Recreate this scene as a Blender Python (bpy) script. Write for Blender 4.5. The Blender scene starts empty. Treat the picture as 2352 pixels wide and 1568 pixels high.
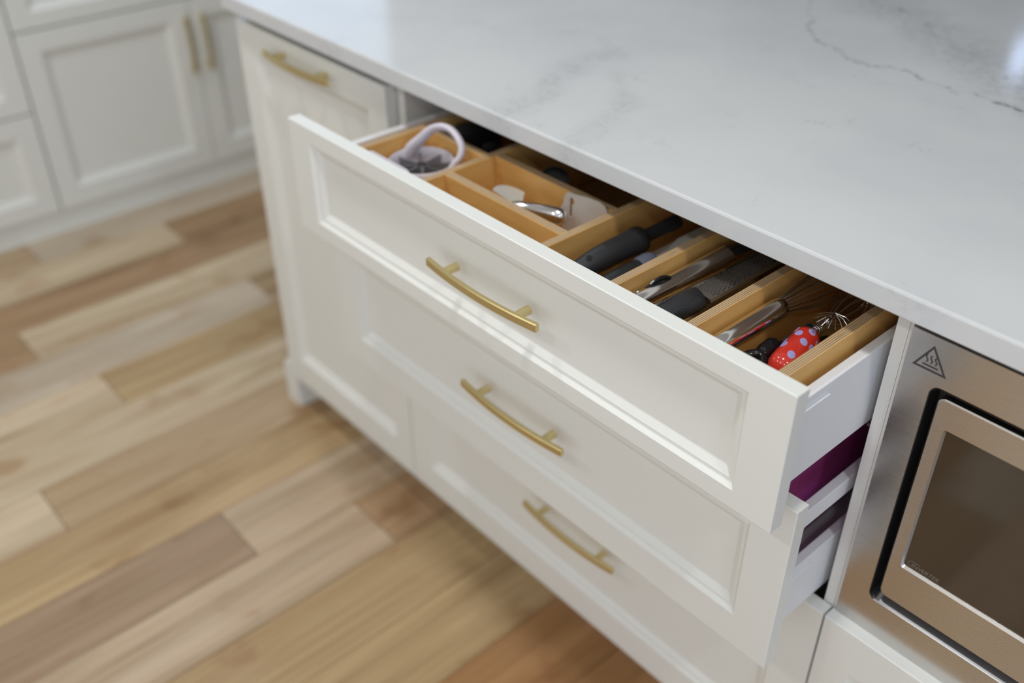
import bpy, bmesh, math, random
from mathutils import Vector, Matrix

# ------------------------------------------------------------------ camera, world, light, exposure
S = bpy.context.scene
COL = S.collection
cam_d = bpy.data.cameras.new('camera')
cam_d.sensor_width = 36.0
cam_d.lens = 35.148
cam_d.clip_start = 0.02
cam_d.dof.use_dof = True
cam_d.dof.focus_distance = 1.04
cam_d.dof.aperture_fstop = 2.1
cam = bpy.data.objects.new('camera', cam_d)
COL.objects.link(cam)
cam.location = (1.1995, -0.8371, 1.4131)
cam.rotation_euler = (0.9586, 0.0021, 0.8414)
S.camera = cam

W = bpy.data.worlds.new('world')
S.world = W
W.use_nodes = True
bg = W.node_tree.nodes['Background']
bg.inputs[0].default_value = (0.75, 0.86, 1.0, 1)
bg.inputs[1].default_value = 0.6


def area(name, loc, rot, sx, sy, power, color, shape='RECTANGLE', spread=180):
    d = bpy.data.lights.new(name, 'AREA')
    d.shape = shape
    d.size = sx
    if shape in ('RECTANGLE', 'ELLIPSE'):
        d.size_y = sy
    d.energy = power
    d.color = color
    d.spread = math.radians(spread)
    o = bpy.data.objects.new(name, d)
    o.location = loc
    o.rotation_euler = rot
    COL.objects.link(o)
    return o


PI = math.pi
CEIL = 2.60
LAMP = (0.985, 0.98, 0.945)
# recessed ceiling downlights
for lx, ly, pw in ((-0.75, -0.50, 9.0), (0.62, -0.45, 9.4), (2.0, -0.55, 8.6), (-0.75, -1.9, 6.6), (0.62, -1.9, 6.6), (2.0, -1.9, 6.6)):
    area('downlight', (lx, ly, CEIL - 0.02), (0, 0, 0), 0.14, 0.14, pw, LAMP, 'DISK')
area('cool_fill', (-1.0, 0.7, CEIL - 0.02), (0, 0, 0), 0.14, 0.14, 6.5, (0.72, 0.87, 1.0), 'DISK')  # added cool fill lamp for the far cabinets and left counter
# added fill behind the camera and at right; daylight windows above far cabinets and at back
area('front_fill', (1.7, -3.17, 1.35), (PI / 2, 0, 0), 3.0, 2.1, 20.5, (1.0, 0.98, 0.95))  # added soft frontal fill, no window known there
area('window_daylight_left', (-2.17, 0.75, 1.62), (0, -PI / 2, 0), 0.95, 1.5, 3.6, (0.55, 0.74, 1.0))
area('right_fill', (3.37, -1.4, 1.5), (0, PI / 2, 0), 1.6, 2.2, 11.0, (0.38, 0.62, 1.0))  # added bluish fill for faces turned to the right
area('window_daylight_back', (-0.56, 3.77, 1.955), (PI / 2, 0, PI), 0.07, 0.15, 0.13, (0.50, 0.66, 1.0))

S.view_settings.view_transform = 'Standard'
S.view_settings.look = 'None'
S.view_settings.gamma = 1.0
S.view_settings.use_curve_mapping = False
S.view_settings.exposure = 0.0
S.cycles.max_bounces = 8
S.cycles.diffuse_bounces = 5
S.cycles.glossy_bounces = 4
S.cycles.use_denoising = True


# ------------------------------------------------------------------ materials
def srgb(r, g, b):
    f = lambda c: (c / 255 / 12.92) if c / 255 <= 0.04045 else ((c / 255 + 0.055) / 1.055) ** 2.4
    return (f(r), f(g), f(b), 1)


def mat(name, col=(0.8, 0.8, 0.8), rough=0.5, metal=0.0, **kw):
    m = bpy.data.materials.new(name)
    m.use_nodes = True
    b = m.node_tree.nodes['Principled BSDF']
    b.inputs['Base Color'].default_value = (*col[:3], 1)
    b.inputs['Roughness'].default_value = rough
    b.inputs['Metallic'].default_value = metal
    for k, v in kw.items():
        b.inputs[k.replace('_', ' ')].default_value = v
    return m


def nn(m, kind, **kw):
    n = m.node_tree.nodes.new(kind)
    for k, v in kw.items():
        setattr(n, k, v)
    return n


def lk(m, a, b):
    m.node_tree.links.new(a, b)


def bsdf(m):
    return m.node_tree.nodes['Principled BSDF']


def math_n(m, op, a, b=None, c=None):
    n = nn(m, 'ShaderNodeMath', operation=op)
    for i, v in enumerate((a, b, c)):
        if v is None:
            continue
        if hasattr(v, 'is_linked'):
            lk(m, v, n.inputs[i])
        else:
            n.inputs[i].default_value = v
    return n.outputs[0]


def smooth(m, v, lo, hi, a=0.0, b=1.0):
    n = nn(m, 'ShaderNodeMapRange', interpolation_type='SMOOTHSTEP')
    lk(m, v, n.inputs[0])
    n.inputs[1].default_value = lo
    n.inputs[2].default_value = hi
    n.inputs[3].default_value = a
    n.inputs[4].default_value = b
    return n.outputs[0]


def mixc(m, fac, a, b, blend='MIX'):
    n = nn(m, 'ShaderNodeMix', data_type='RGBA', blend_type=blend)
    for v, i in ((fac, 0), (a, 6), (b, 7)):
        if hasattr(v, 'is_linked'):
            lk(m, v, n.inputs[i])
        else:
            n.inputs[i].default_value = v if i == 0 else (*v[:3], 1)
    return n.outputs[2]


def noise(m, vec, scale, detail=3, rough=0.5, dist=0.0):
    n = nn(m, 'ShaderNodeTexNoise')
    if vec is not None:
        lk(m, vec, n.inputs['Vector'])
    n.inputs['Scale'].default_value = scale
    n.inputs['Detail'].default_value = detail
    n.inputs['Roughness'].default_value = rough
    n.inputs['Distortion'].default_value = dist
    return n.outputs[0]


def mapping(m, vec, scale=(1, 1, 1), loc=(0, 0, 0)):
    n = nn(m, 'ShaderNodeMapping')
    lk(m, vec, n.inputs[0])
    n.inputs['Scale'].default_value = scale
    n.inputs['Location'].default_value = loc
    return n.outputs[0]


def bump(m, h, strength=0.1, dist=0.001):
    n = nn(m, 'ShaderNodeBump')
    n.inputs['Strength'].default_value = strength
    n.inputs['Distance'].default_value = dist
    lk(m, h, n.inputs['Height'])
    lk(m, n.outputs[0], bsdf(m).inputs['Normal'])


def painted(name, col, rough):
    m = mat(name, col, rough)
    tc = nn(m, 'ShaderNodeTexCoord')
    bump(m, noise(m, tc.outputs['Object'], 260, 2), 0.05, 0.0004)
    return m


M = {}
M['paint'] = painted('white_cabinet_paint', (0.772, 0.782, 0.752), 0.36)
M['carcass'] = painted('white_carcass_melamine', (0.74, 0.735, 0.71), 0.45)
M['steel_white'] = painted('white_coated_drawer_steel', (0.80, 0.81, 0.84), 0.38)
M['wall'] = painted('wall_paint', (0.74, 0.74, 0.73), 0.7)
M['ceiling'] = painted('ceiling_paint', (0.84, 0.84, 0.83), 0.8)
M['wall_dim'] = painted('dimmed_back_wall', (0.10, 0.14, 0.19), 0.7)  # unseen back wall, coloured dark to dim its reflection in the counter
M['dark'] = mat('dark_void', (0.02, 0.02, 0.02), 0.6)
M['rubber'] = mat('black_rubber', (0.016, 0.017, 0.020), 0.48)
M['gloss_black'] = mat('glossy_black_plastic', (0.010, 0.010, 0.012), 0.14)
M['blue_grey'] = mat('blue_grey_rubber', (0.10, 0.11, 0.16), 0.5)
M['white_plastic'] = mat('white_lilac_plastic', (0.70, 0.66, 0.74), 0.35)
M['red'] = mat('red_enamel', (0.62, 0.035, 0.022), 0.16, Coat_Weight=0.6)
M['lavender'] = mat('lavender_enamel', (0.38, 0.36, 0.72), 0.2)
M['teal'] = mat('teal_plastic', (0.01, 0.09, 0.14), 0.35)
M['teal_fringe'] = mat('teal_fringe', (0.05, 0.28, 0.27), 0.4)  # lens colour fringe painted as a strip
M['lilac_grey'] = mat('lilac_grey_plastic', (0.17, 0.15, 0.17), 0.4)
M['purple'] = mat('purple_plastic', (0.34, 0.05, 0.21), 0.42)
M['grey_plastic'] = mat('grey_plastic', (0.38, 0.37, 0.44), 0.4)
M['print'] = mat('dark_print', (0.055, 0.05, 0.06), 0.5)
M['grey_print'] = mat('grey_print', (0.20, 0.185, 0.165), 0.5)
M['chrome'] = mat('chrome', (0.72, 0.72, 0.74), 0.13, 1.0)
M['wire'] = mat('steel_wire', (0.70, 0.69, 0.68), 0.18, 1.0)
M['runner'] = mat('zinc_runner', (0.42, 0.43, 0.44), 0.35, 1.0)
M['glass'] = mat('dark_microwave_glass', (0.046, 0.033, 0.021), 0.07, 0.0, Specular_IOR_Level=0.9)
M['grater_steel'] = mat('grater_steel', (0.42, 0.39, 0.36), 0.36, 0.9)
M['blade_steel'] = mat('blade_steel', (0.30, 0.30, 0.32), 0.35, 0.7)
M['lip'] = mat('dark_satin_lip', (0.16, 0.16, 0.165), 0.35, 0.8)
M['gasket'] = mat('black_gasket', (0.012, 0.012, 0.013), 0.3)


def brushed(name, col, rough, axis=0):
    m = mat(name, col, rough, 1.0)
    tc = nn(m, 'ShaderNodeTexCoord')
    sc = [2600, 2600, 2600]
    sc[axis] = 9
    n = noise(m, mapping(m, tc.outputs['Object'], tuple(sc)), 1.0, 2)
    lk(m, smooth(m, n, 0.3, 0.7, rough - 0.01, rough + 0.015), bsdf(m).inputs['Roughness'])
    bump(m, n, 0.02, 0.0001)
    return m


M['brass'] = brushed('satin_brass', (0.72, 0.61, 0.32), 0.38, 0)
M['stainless'] = brushed('brushed_stainless', (0.60, 0.58, 0.56), 0.27, 0)
M['steel'] = mat('polished_steel', (0.86, 0.84, 0.81), 0.12, 1.0)
M['dull_steel'] = mat('satin_steel', (0.76, 0.76, 0.72), 0.42, 0.4)


def quartz():
    m = mat('white_veined_quartz', (0.66, 0.67, 0.68), 0.10, Coat_Weight=0.0)
    geo = nn(m, 'ShaderNodeNewGeometry')
    pos = geo.outputs['Position']
    sx = nn(m, 'ShaderNodeSeparateXYZ')
    warp = nn(m, 'ShaderNodeTexNoise')
    lk(m, pos, warp.inputs['Vector'])
    warp.inputs['Scale'].default_value = 16
    warp.inputs['Detail'].default_value = 6
    warp.inputs['Roughness'].default_value = 0.68
    vm = nn(m, 'ShaderNodeVectorMath', operation='MULTIPLY_ADD')
    lk(m, warp.outputs['Color'], vm.inputs[0])
    vm.inputs[1].default_value = (0.075, 0.075, 0.075)
    vm2 = nn(m, 'ShaderNodeVectorMath', operation='ADD')
    lk(m, pos, vm2.inputs[0])
    vm2.inputs[1].default_value = (-0.0375, -0.0375, -0.0375)
    lk(m, vm2.outputs[0], vm.inputs[2])
    lk(m, vm.outputs[0], sx.inputs[0])
    X, Y = sx.outputs[0], sx.outputs[1]
    total = None

    def vein(u, v, pts, width, strength, lo, hi):
        # v = f(u) over pts, coordinates mapped (c + 1) / 3 into 0..1
        n01 = math_n(m, 'DIVIDE', math_n(m, 'ADD', u, 1.0), 3.0)
        fc = nn(m, 'ShaderNodeFloatCurve')
        cv = fc.mapping.curves[0]
        P = [((a + 1) / 3, (b + 1) / 3) for a, b in sorted(pts)]
        cv.points[0].location = (0.0, P[0][1])
        cv.points[1].location = (1.0, P[-1][1])
        for a, b in P:
            cv.points.new(a, b)
        fc.mapping.update()
        lk(m, n01, fc.inputs['Value'])
        f = math_n(m, 'SUBTRACT', math_n(m, 'MULTIPLY', fc.outputs[0], 3.0), 1.0)
        d = math_n(m, 'ABSOLUTE', math_n(m, 'SUBTRACT', v, f))
        k = smooth(m, d, 0.0, width, strength, 0.0)
        e = math_n(m, 'MULTIPLY', smooth(m, u, lo - 0.05, lo + 0.03), smooth(m, u, hi - 0.03, hi + 0.05, 1.0, 0.0))
        return math_n(m, 'MULTIPLY', k, e)

    crack = noise(m, vm.outputs[0], 42, 4, 0.6)
    ridge = smooth(m, math_n(m, 'ABSOLUTE', math_n(m, 'SUBTRACT', crack, 0.5)), 0.0, 0.035, 1.0, 0.0)
    patch = noise(m, pos, 13, 3)
    speck = noise(m, pos, 48, 3, 0.6)
    v1 = [(0.20, 0.74), (0.2705, 0.653), (0.332, 0.5575), (0.394, 0.510), (0.489, 0.4725), (0.556, 0.4836), (0.609, 0.4697), (0.6756, 0.4748), (0.72, 0.4754), (1.0, 0.40)]
    v2 = [(0.25, 0.78), (0.343, 0.74), (0.416, 0.735), (0.516, 0.645), (0.56, 0.63), (0.64, 0.577), (0.685, 0.547), (1.0, 0.46)]
    v3 = [(0.40, 0.10), (0.287, 0.148), (0.244, 0.218), (0.192, 0.216), (0.114, 0.234), (0.009, 0.277), (-0.04, 0.28)]
    v4 = [(0.24, 0.25), (0.194, 0.269), (0.1265, 0.345), (0.024, 0.395), (-0.0175, 0.403), (-0.04, 0.41)]
    fine = []
    fine.append(math_n(m, 'MULTIPLY', vein(X, Y, v1, 0.0062, 0.95, 0.25, 0.98), smooth(m, speck, 0.44, 0.62, 0.14, 0.95)))
    fine.append(math_n(m, 'MULTIPLY', vein(X, Y, v2, 0.006, 0.6, 0.25, 0.98), smooth(m, speck, 0.45, 0.62, 0.1, 0.9)))
    band = [vein(X, Y, v2, 0.12, 0.70, 0.30, 0.98), vein(Y, X, v3, 0.045, 0.48, -0.1, 0.26), vein(Y, X, v4, 0.035, 0.34, -0.1, 0.18)]
    bsum = band[0]
    for b in band[1:]:
        bsum = math_n(m, 'MAXIMUM', bsum, b)
    fsum = math_n(m, 'MAXIMUM', fine[0], fine[1])
    fsum = math_n(m, 'MAXIMUM', fsum, math_n(m, 'MULTIPLY', math_n(m, 'MULTIPLY', bsum, ridge), 0.62))
    # faint ticks elsewhere on the slab
    tick = math_n(m, 'MULTIPLY', ridge, smooth(m, patch, 0.60, 0.72, 0.0, 0.22))
    fsum = math_n(m, 'MAXIMUM', fsum, tick)
    base = mixc(m, smooth(m, noise(m, pos, 5, 4), 0.35, 0.7), (0.655, 0.668, 0.68), (0.61, 0.625, 0.645))
    base = mixc(m, math_n(m, 'MULTIPLY', bsum, 0.34), base, (0.36, 0.375, 0.39))
    base = mixc(m, fsum, base, (0.17, 0.18, 0.19))
    lk(m, base, bsdf(m).inputs['Base Color'])
    return m


M['quartz'] = quartz()


def plywood():
    # object x runs across the thickness of each board
    m = mat('birch_plywood', (0.5, 0.33, 0.14), 0.42)
    tc = nn(m, 'ShaderNodeTexCoord')
    ob = tc.outputs['Object']
    sep = nn(m, 'ShaderNodeSeparateXYZ')
    lk(m, ob, sep.inputs[0])
    info = nn(m, 'ShaderNodeObjectInfo')
    n1 = noise(m, mapping(m, ob, (40, 7, 30)), 1.0, 4, 0.6)
    face = mixc(m, smooth(m, n1, 0.3, 0.75), (0.79, 0.465, 0.155), (0.62, 0.325, 0.088))
    w = math_n(m, 'FRACT', math_n(m, 'ADD', math_n(m, 'MULTIPLY', sep.outputs[0], 420.0), 0.25))
    line = smooth(m, math_n(m, 'ABSOLUTE', math_n(m, 'SUBTRACT', w, 0.5)), 0.12, 0.36)
    n2 = noise(m, mapping(m, ob, (500, 30, 30)), 1.0, 2)
    edge = mixc(m, line, (0.60, 0.45, 0.27), (0.30, 0.175, 0.08))
    edge = mixc(m, smooth(m, n2, 0.60, 0.75, 0, 0.55), edge, (0.15, 0.08, 0.04))
    geo = nn(m, 'ShaderNodeNewGeometry')
    gs = nn(m, 'ShaderNodeSeparateXYZ')
    lk(m, geo.outputs['True Normal'], gs.inputs[0])
    up = smooth(m, gs.outputs[2], 0.8, 0.95)
    lk(m, mixc(m, up, face, edge), bsdf(m).inputs['Base Color'])
    return m


M['ply'] = plywood()
M['ply_flat'] = mat('birch_base_board', (0.44, 0.26, 0.09), 0.5)


def plank_mat():
    m = mat('oiled_hardwood_plank', (0.4, 0.3, 0.2), 0.42)
    tc = nn(m, 'ShaderNodeTexCoord')
    info = nn(m, 'ShaderNodeObjectInfo')
    off = nn(m, 'ShaderNodeVectorMath', operation='ADD')
    lk(m, tc.outputs['Object'], off.inputs[0])
    cm = nn(m, 'ShaderNodeCombineXYZ')
    lk(m, math_n(m, 'MULTIPLY', info.outputs['Random'], 37.0), cm.inputs[0])
    lk(m, math_n(m, 'MULTIPLY', info.outputs['Random'], 11.0), cm.inputs[1])
    lk(m, cm.outputs[0], off.inputs[1])
    v = off.outputs[0]
    tone = noise(m, mapping(m, v, (13, 0.9, 1)), 1.0, 3, 0.5, 0.3)
    grain = noise(m, mapping(m, v, (90, 2.6, 1)), 1.0, 4, 0.6, 0.4)
    blot = noise(m, mapping(m, v, (9, 5, 1)), 1.0, 3, 0.55)
    base = info.outputs['Color']
    c = mixc(m, smooth(m, tone, 0.50, 0.60, 0, 0.75), base, (1.25, 1.28, 1.35), 'MULTIPLY')
    c = mixc(m, smooth(m, tone, 0.34, 0.44, 0.75, 0.0), c, (0.72, 0.62, 0.52), 'MULTIPLY')
    c = mixc(m, smooth(m, grain, 0.40, 0.70, 0, 0.6), c, (0.72, 0.62, 0.52), 'MULTIPLY')
    c = mixc(m, smooth(m, blot, 0.56, 0.72, 0, 0.7), c, (0.70, 0.54, 0.40), 'MULTIPLY')
    knot = noise(m, mapping(m, v, (14, 6, 1)), 1.0, 1)
    c = mixc(m, smooth(m, knot, 0.765, 0.80, 0, 0.7), c, (0.30, 0.20, 0.15), 'MULTIPLY')
    lk(m, c, bsdf(m).inputs['Base Color'])
    lk(m, smooth(m, grain, 0.3, 0.8, 0.36, 0.5), bsdf(m).inputs['Roughness'])
    bump(m, grain, 0.08, 0.0006)
    return m


M['plank'] = plank_mat()


# ------------------------------------------------------------------ mesh helpers (all in world coordinates)
def new():
    return bmesh.new()


def box(bm, x0, x1, y0, y1, z0, z1, bev=0.0, seg=2, mtx=None):
    r = bmesh.ops.create_cube(bm, size=1.0)
    vs = r['verts']
    for v in vs:
        v.co = Vector(((x0 + x1) / 2 + v.co.x * (x1 - x0), (y0 + y1) / 2 + v.co.y * (y1 - y0), (z0 + z1) / 2 + v.co.z * (z1 - z0)))
    if bev > 0:
        es = list({e for v in vs for e in v.link_edges})
        r2 = bmesh.ops.bevel(bm, geom=es, offset=bev, segments=seg, affect='EDGES', profile=0.5)
        vs = list({v for f in r2['faces'] for v in f.verts} | {v for v in vs if v.is_valid})
    if mtx is not None:
        bmesh.ops.transform(bm, matrix=mtx, verts=[v for v in vs if v.is_valid])
    return bm


def loops(bm, rings, cap0=True, cap1=True, closed=True):
    vr = [[bm.verts.new(p) for p in ring] for ring in rings]
    n = len(vr[0])
    for a, b in zip(vr, vr[1:]):
        for i in range(n if closed else n - 1):
            j = (i + 1) % n
            bm.faces.new((a[i], a[j], b[j], b[i]))
    if cap0:
        bm.faces.new(list(reversed(vr[0])))
    if cap1:
        bm.faces.new(vr[-1])
    return vr


def tube(bm, path, rad, seg=12, flat=1.0, up=None, caps=True):
    """round (or flattened) sweep along path; rad is one radius or one per point"""
    P = [Vector(p) for p in path]
    n = len(P)
    R = rad if isinstance(rad, (list, tuple)) else [rad] * n
    t0 = (P[1] - P[0]).normalized()
    u = Vector(up) if up else (Vector((0, 0, 1)) if abs(t0.z) < 0.9 else Vector((1, 0, 0)))
    rings = []
    for i in range(n):
        t = (P[min(i + 1, n - 1)] - P[max(i - 1, 0)]).normalized()
        a = t.cross(u)
        if a.length < 1e-6:
            a = t.orthogonal()
        a.normalize()
        b = a.cross(t).normalized()
        u = b
        rings.append([P[i] + a * math.cos(2 * PI * k / seg) * R[i] + b * math.sin(2 * PI * k / seg) * R[i] * flat for k in range(seg)])
    loops(bm, rings, caps, caps)
    return bm


def lathe(bm, prof, axis_o, axis_d, seg=24, cap=True):
    """prof: list of (distance along axis, radius)"""
    d = Vector(axis_d).normalized()
    a = d.orthogonal().normalized()
    b = d.cross(a)
    o = Vector(axis_o)
    rings = [[o + d * s + (a * math.cos(2 * PI * k / seg) + b * math.sin(2 * PI * k / seg)) * r for k in range(seg)] for s, r in prof]
    loops(bm, rings, cap, cap)
    return bm


def sheet(bm, pts2, f, th, holes=()):
    """flat outline (with holes) filled and given thickness; f maps (u, v, d) to world"""
    edges = []
    vs = []
    for ring in (pts2, *holes):
        r = [bm.verts.new(f(u, v, 0)) for u, v in ring]
        edges += [bm.edges.new((r[i], r[(i + 1) % len(r)])) for i in range(len(r))]
        vs += r
    fill = bmesh.ops.triangle_fill(bm, use_beauty=True, use_dissolve=False, edges=edges)
    faces = [g for g in fill['geom'] if isinstance(g, bmesh.types.BMFace)]
    off = Vector(f(0, 0, th)) - Vector(f(0, 0, 0))
    ext = bmesh.ops.extrude_face_region(bm, geom=faces, use_keep_orig=True)
    bmesh.ops.translate(bm, vec=off, verts=[g for g in ext['geom'] if isinstance(g, bmesh.types.BMVert)])
    return bm


def rrect(u0, u1, v0, v1, r, n=6):
    out = []
    for cx, cy, a0 in ((u1 - r, v1 - r, 0), (u0 + r, v1 - r, 90), (u0 + r, v0 + r, 180), (u1 - r, v0 + r, 270)):
        for k in range(n + 1):
            a = math.radians(a0 + 90 * k / n)
            out.append((cx + r * math.cos(a), cy + r * math.sin(a)))
    return out


ORG = {}


def put(name, bm, m, parent=None, smooth_=False, angle=35, origin=None):
    """link bm (world coordinates) as ONE object whose origin sits at its base"""
    bmesh.ops.recalc_face_normals(bm, faces=bm.faces[:])
    xs = [v.co for v in bm.verts]
    lo = Vector((min(c.x for c in xs), min(c.y for c in xs), min(c.z for c in xs)))
    hi = Vector((max(c.x for c in xs), max(c.y for c in xs), max(c.z for c in xs)))
    o3 = Vector(origin) if origin else Vector(((lo.x + hi.x) / 2, (lo.y + hi.y) / 2, lo.z))
    bmesh.ops.translate(bm, vec=-o3, verts=bm.verts[:])
    me = bpy.data.meshes.new(name)
    if smooth_:
        for f in bm.faces:
            f.smooth = True
        for e in bm.edges:
            if len(e.link_faces) == 2 and e.calc_face_angle(0) > math.radians(angle):
                e.smooth = False
    bm.to_mesh(me)
    bm.free()
    me.materials.append(m)
    ob = bpy.data.objects.new(name, me)
    COL.objects.link(ob)
    ORG[ob.name] = o3
    if parent:
        ob.parent = parent
        ob.location = o3 - ORG[parent.name]
    else:
        ob.location = o3
    return ob


def empty(name, loc):
    o = bpy.data.objects.new(name, None)
    o.empty_display_size = 0.05
    COL.objects.link(o)
    o.location = loc
    ORG[o.name] = Vector(loc)
    return o


def tag(o, label, cat, group=None, kind=None):
    o['label'] = label
    o['category'] = cat
    if group:
        o['group'] = group
    if kind:
        o['kind'] = kind
    return o


def struct(o):
    o['kind'] = 'structure'
    return o


def bx(name, m, parent, x0, x1, y0, y1, z0, z1, bev=0.0):
    bm = new()
    box(bm, x0, x1, y0, y1, z0, z1, bev)
    return put(name, bm, m, parent)


# a panelled door or drawer front seen from -y (facing='y') or from +x (facing='x')
def face_map(facing, at):
    if facing == 'y':
        return lambda u, v, d: Vector((u, at + d, v))
    return lambda u, v, d: Vector((at - d, u, v))


def panel_front(u0, u1, v0, v1, f, th, il, ir, it, ib):
    bm = new()
    b = 0.0010

    def ring(a, bb, c, d, dep):
        return [f(u0 + a, v0 + d, dep), f(u1 - bb, v0 + d, dep), f(u1 - bb, v1 - c, dep), f(u0 + a, v1 - c, dep)]
    R = [ring(0, 0, 0, 0, th), ring(0, 0, 0, 0, b), ring(b * 0.35, b * 0.35, b * 0.35, b * 0.35, b * 0.35), ring(b, b, b, b, 0)]
    for e, dep in ((0, 0.0), (0.0012, 0.0012), (0.0040, 0.0040), (0.0050, 0.0046), (0.0090, 0.0050), (0.0100, 0.0058), (0.0165, 0.0100), (0.0180, 0.0105)):
        R.append(ring(il + e, ir + e, it + e, ib + e, dep))
    loops(bm, R, True, True)
    return bm


def pull(f, cu, cv, length, spacing, vertical=False):
    """arched bar pull: bowed bar on two round posts; f maps (u, v, depth)"""
    bm = new()
    g = (lambda s, w, d: f(cu + w, cv + s, d)) if vertical else (lambda s, w, d: f(cu + s, cv + w, d))
    rings = []
    hw, ht, c = 0.0056, 0.0033, 0.0011
    n = 22
    for i in range(n + 1):
        t = -1 + 2 * i / n
        s = t * length / 2
        off = -(0.0185 + 0.0078 * (1 - t * t))
        sl = 0.0156 * t / (length / 2)          # slope of the bow
        k = math.sqrt(1 + sl * sl)
        nx, nd = -sl / k, 1 / k
        taper = 1.0
        prof = [(-hw, -ht + c), (-hw + c, -ht), (hw - c, -ht), (hw, -ht + c), (hw, ht - c), (hw - c, ht), (-hw + c, ht), (-hw, ht - c)]
        rings.append([g(s + q * nx, w, off + q * nd) for w, q in prof])
    loops(bm, rings)
    for sg in (-1, 1):
        s0 = sg * spacing / 2
        t = s0 / (length / 2)
        d1 = -(0.0185 + 0.0078 * (1 - t * t))
        a, b = g(s0, 0, 0.0), g(s0, 0, d1)
        ax = (b - a)
        lathe(bm, [(0, 0.0056), (0.0008, 0.0060), (ax.length * 0.6, 0.0056), (ax.length, 0.0050)], a, ax, 16)
    return bm


# ------------------------------------------------------------------ room
ZC = 0.9140           # counter top
ZB = 0.8872           # counter underside
rx0, rx1, ry0, ry1 = -2.2, 3.4, -3.2, 3.8
fl = bx('floor', M['dark'], None, rx0, rx1, ry0, ry1, -0.06, -0.0152)
struct(fl)
struct(bx('ceiling', M['ceiling'], None, rx0 - 0.1, rx1 + 0.1, ry0 - 0.1, ry1 + 0.1, CEIL, CEIL + 0.05))


def wall_with_hole(name, axis, at, th, a0, a1, h0, h1, b0, b1, m='wall'):
    bm = new()
    for (p, q, r, s) in ((a0, h0, -0.06, CEIL), (h1, a1, -0.06, CEIL), (h0, h1, -0.06, b0), (h0, h1, b1, CEIL)):
        if axis == 'x':
            box(bm, at - th, at, p, q, r, s)
        else:
            box(bm, p, q, at, at + th * (1 if at > 0 else -1), r, s)
    return struct(put(name, bm, M[m]))


wall_with_hole('wall_left', 'x', rx0, 0.1, ry0 - 0.1, ry1 + 0.1, 0.0, 1.5, 1.15, 2.1)
wall_with_hole('wall_right', 'x', rx1, -0.1, ry0 - 0.1, ry1 + 0.1, -2.5, -0.3, 0.7, 2.3)
wall_with_hole('wall_front', 'y', ry0, 0.1, rx0, rx1, 0.2, 3.2, 0.3, 2.4)
wall_with_hole('wall_back', 'y', ry1, 0.1, rx0, rx1, -0.61, -0.51, 1.83, 2.08, 'wall_dim')

# floor planks, laid along y; seams every 150 mm as in the photograph
BEI = (0.56, 0.445, 0.30)
GRY = (0.51, 0.42, 0.315)
TAN = (0.44, 0.315, 0.185)
YEL = (0.43, 0.30, 0.155)
BRN = (0.355, 0.225, 0.118)
PUR = (0.33, 0.225, 0.14)
PNK = (0.46, 0.345, 0.23)
ORG_ = (0.35, 0.185, 0.075)
known = {   # column index: list of (y where a plank starts, tint)
    0: [(-3.2, TAN), (-0.9, BEI), (0.14, BRN), (1.3, TAN)],
    1: [(-3.2, BEI), (-1.3, BRN), (1.0, TAN)],
    2: [(-3.2, TAN), (-1.2, BRN), (-0.392, BEI), (1.05, GRY)],
    3: [(-3.2, BRN), (-1.5, GRY), (0.167, TAN), (1.3, BEI)],
    4: [(-3.2, TAN), (-1.1, BEI), (-0.31, YEL), (0.55, TAN)],
    5: [(-3.2, GRY), (-1.45, BEI), (0.35, TAN)],
    6: [(-3.2, BRN), (-1.25, BEI), (-0.563, TAN), (0.5, YEL)],
    7: [(-3.2, GRY), (-1.0, YEL), (0.28, BEI)],
    8: [(-3.2, BEI), (-1.35, PUR), (-0.321, PNK), (0.4, TAN)],
    9: [(-3.2, TAN), (-1.0, PNK), (-0.106, BRN), (0.6, BEI)],
    10: [(-3.2, GRY), (-1.3, YEL), (0.3, TAN)],
    11: [(-3.2, TAN), (-0.95, YEL), (0.05, ORG_), (0.9, BRN)],
    12: [(-3.2, BRN), (-1.4, ORG_), (0.2, BRN)],
    13: [(-3.2, TAN), (-1.0, ORG_), (0.3, TAN)],
    14: [(-3.2, GRY), (-0.8, BRN), (0.25, BEI)],
}
rnd = random.Random(5)
pmesh = {}
for col in range(-5, 33):
    x0 = -1.455 + 0.1503 * col
    if x0 + 0.1503 <= rx0 + 0.01 or x0 >= rx1 - 0.01:
        continue
    rows = known.get(col)
    if rows is None:
        rows = [(-3.2, rnd.choice((BEI, TAN, BRN)))]
        y = -3.2
        while y < 1.4:
            y += rnd.uniform(0.9, 1.9)
            rows.append((y, rnd.choice((BEI, GRY, TAN, YEL, BRN, PNK))))
    rows = rows + [(ry1, None)]
    for (ya, tint), (yb, _) in zip(rows, rows[1:]):
        bm = new()
        g = 0.0006
        box(bm, max(x0 + g, rx0), min(x0 + 0.1503 - g, rx1), ya + g, yb - g, -0.015, 0.0, 0.0011, 1)
        p = put('plank', bm, M['plank'], fl)
        p.color = (*tint, 1)

# ------------------------------------------------------------------ island: measures (metres), x along the front, y into the island
XL, WR = -0.4494, 0.852          # left end of island, right edge of drawer bay
G = 0.0015
T = 0.0193
fy0 = -T - 0.002                 # closed fronts
ISL_D = 0.62
XR = 1.62                        # right end of microwave bay
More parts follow.
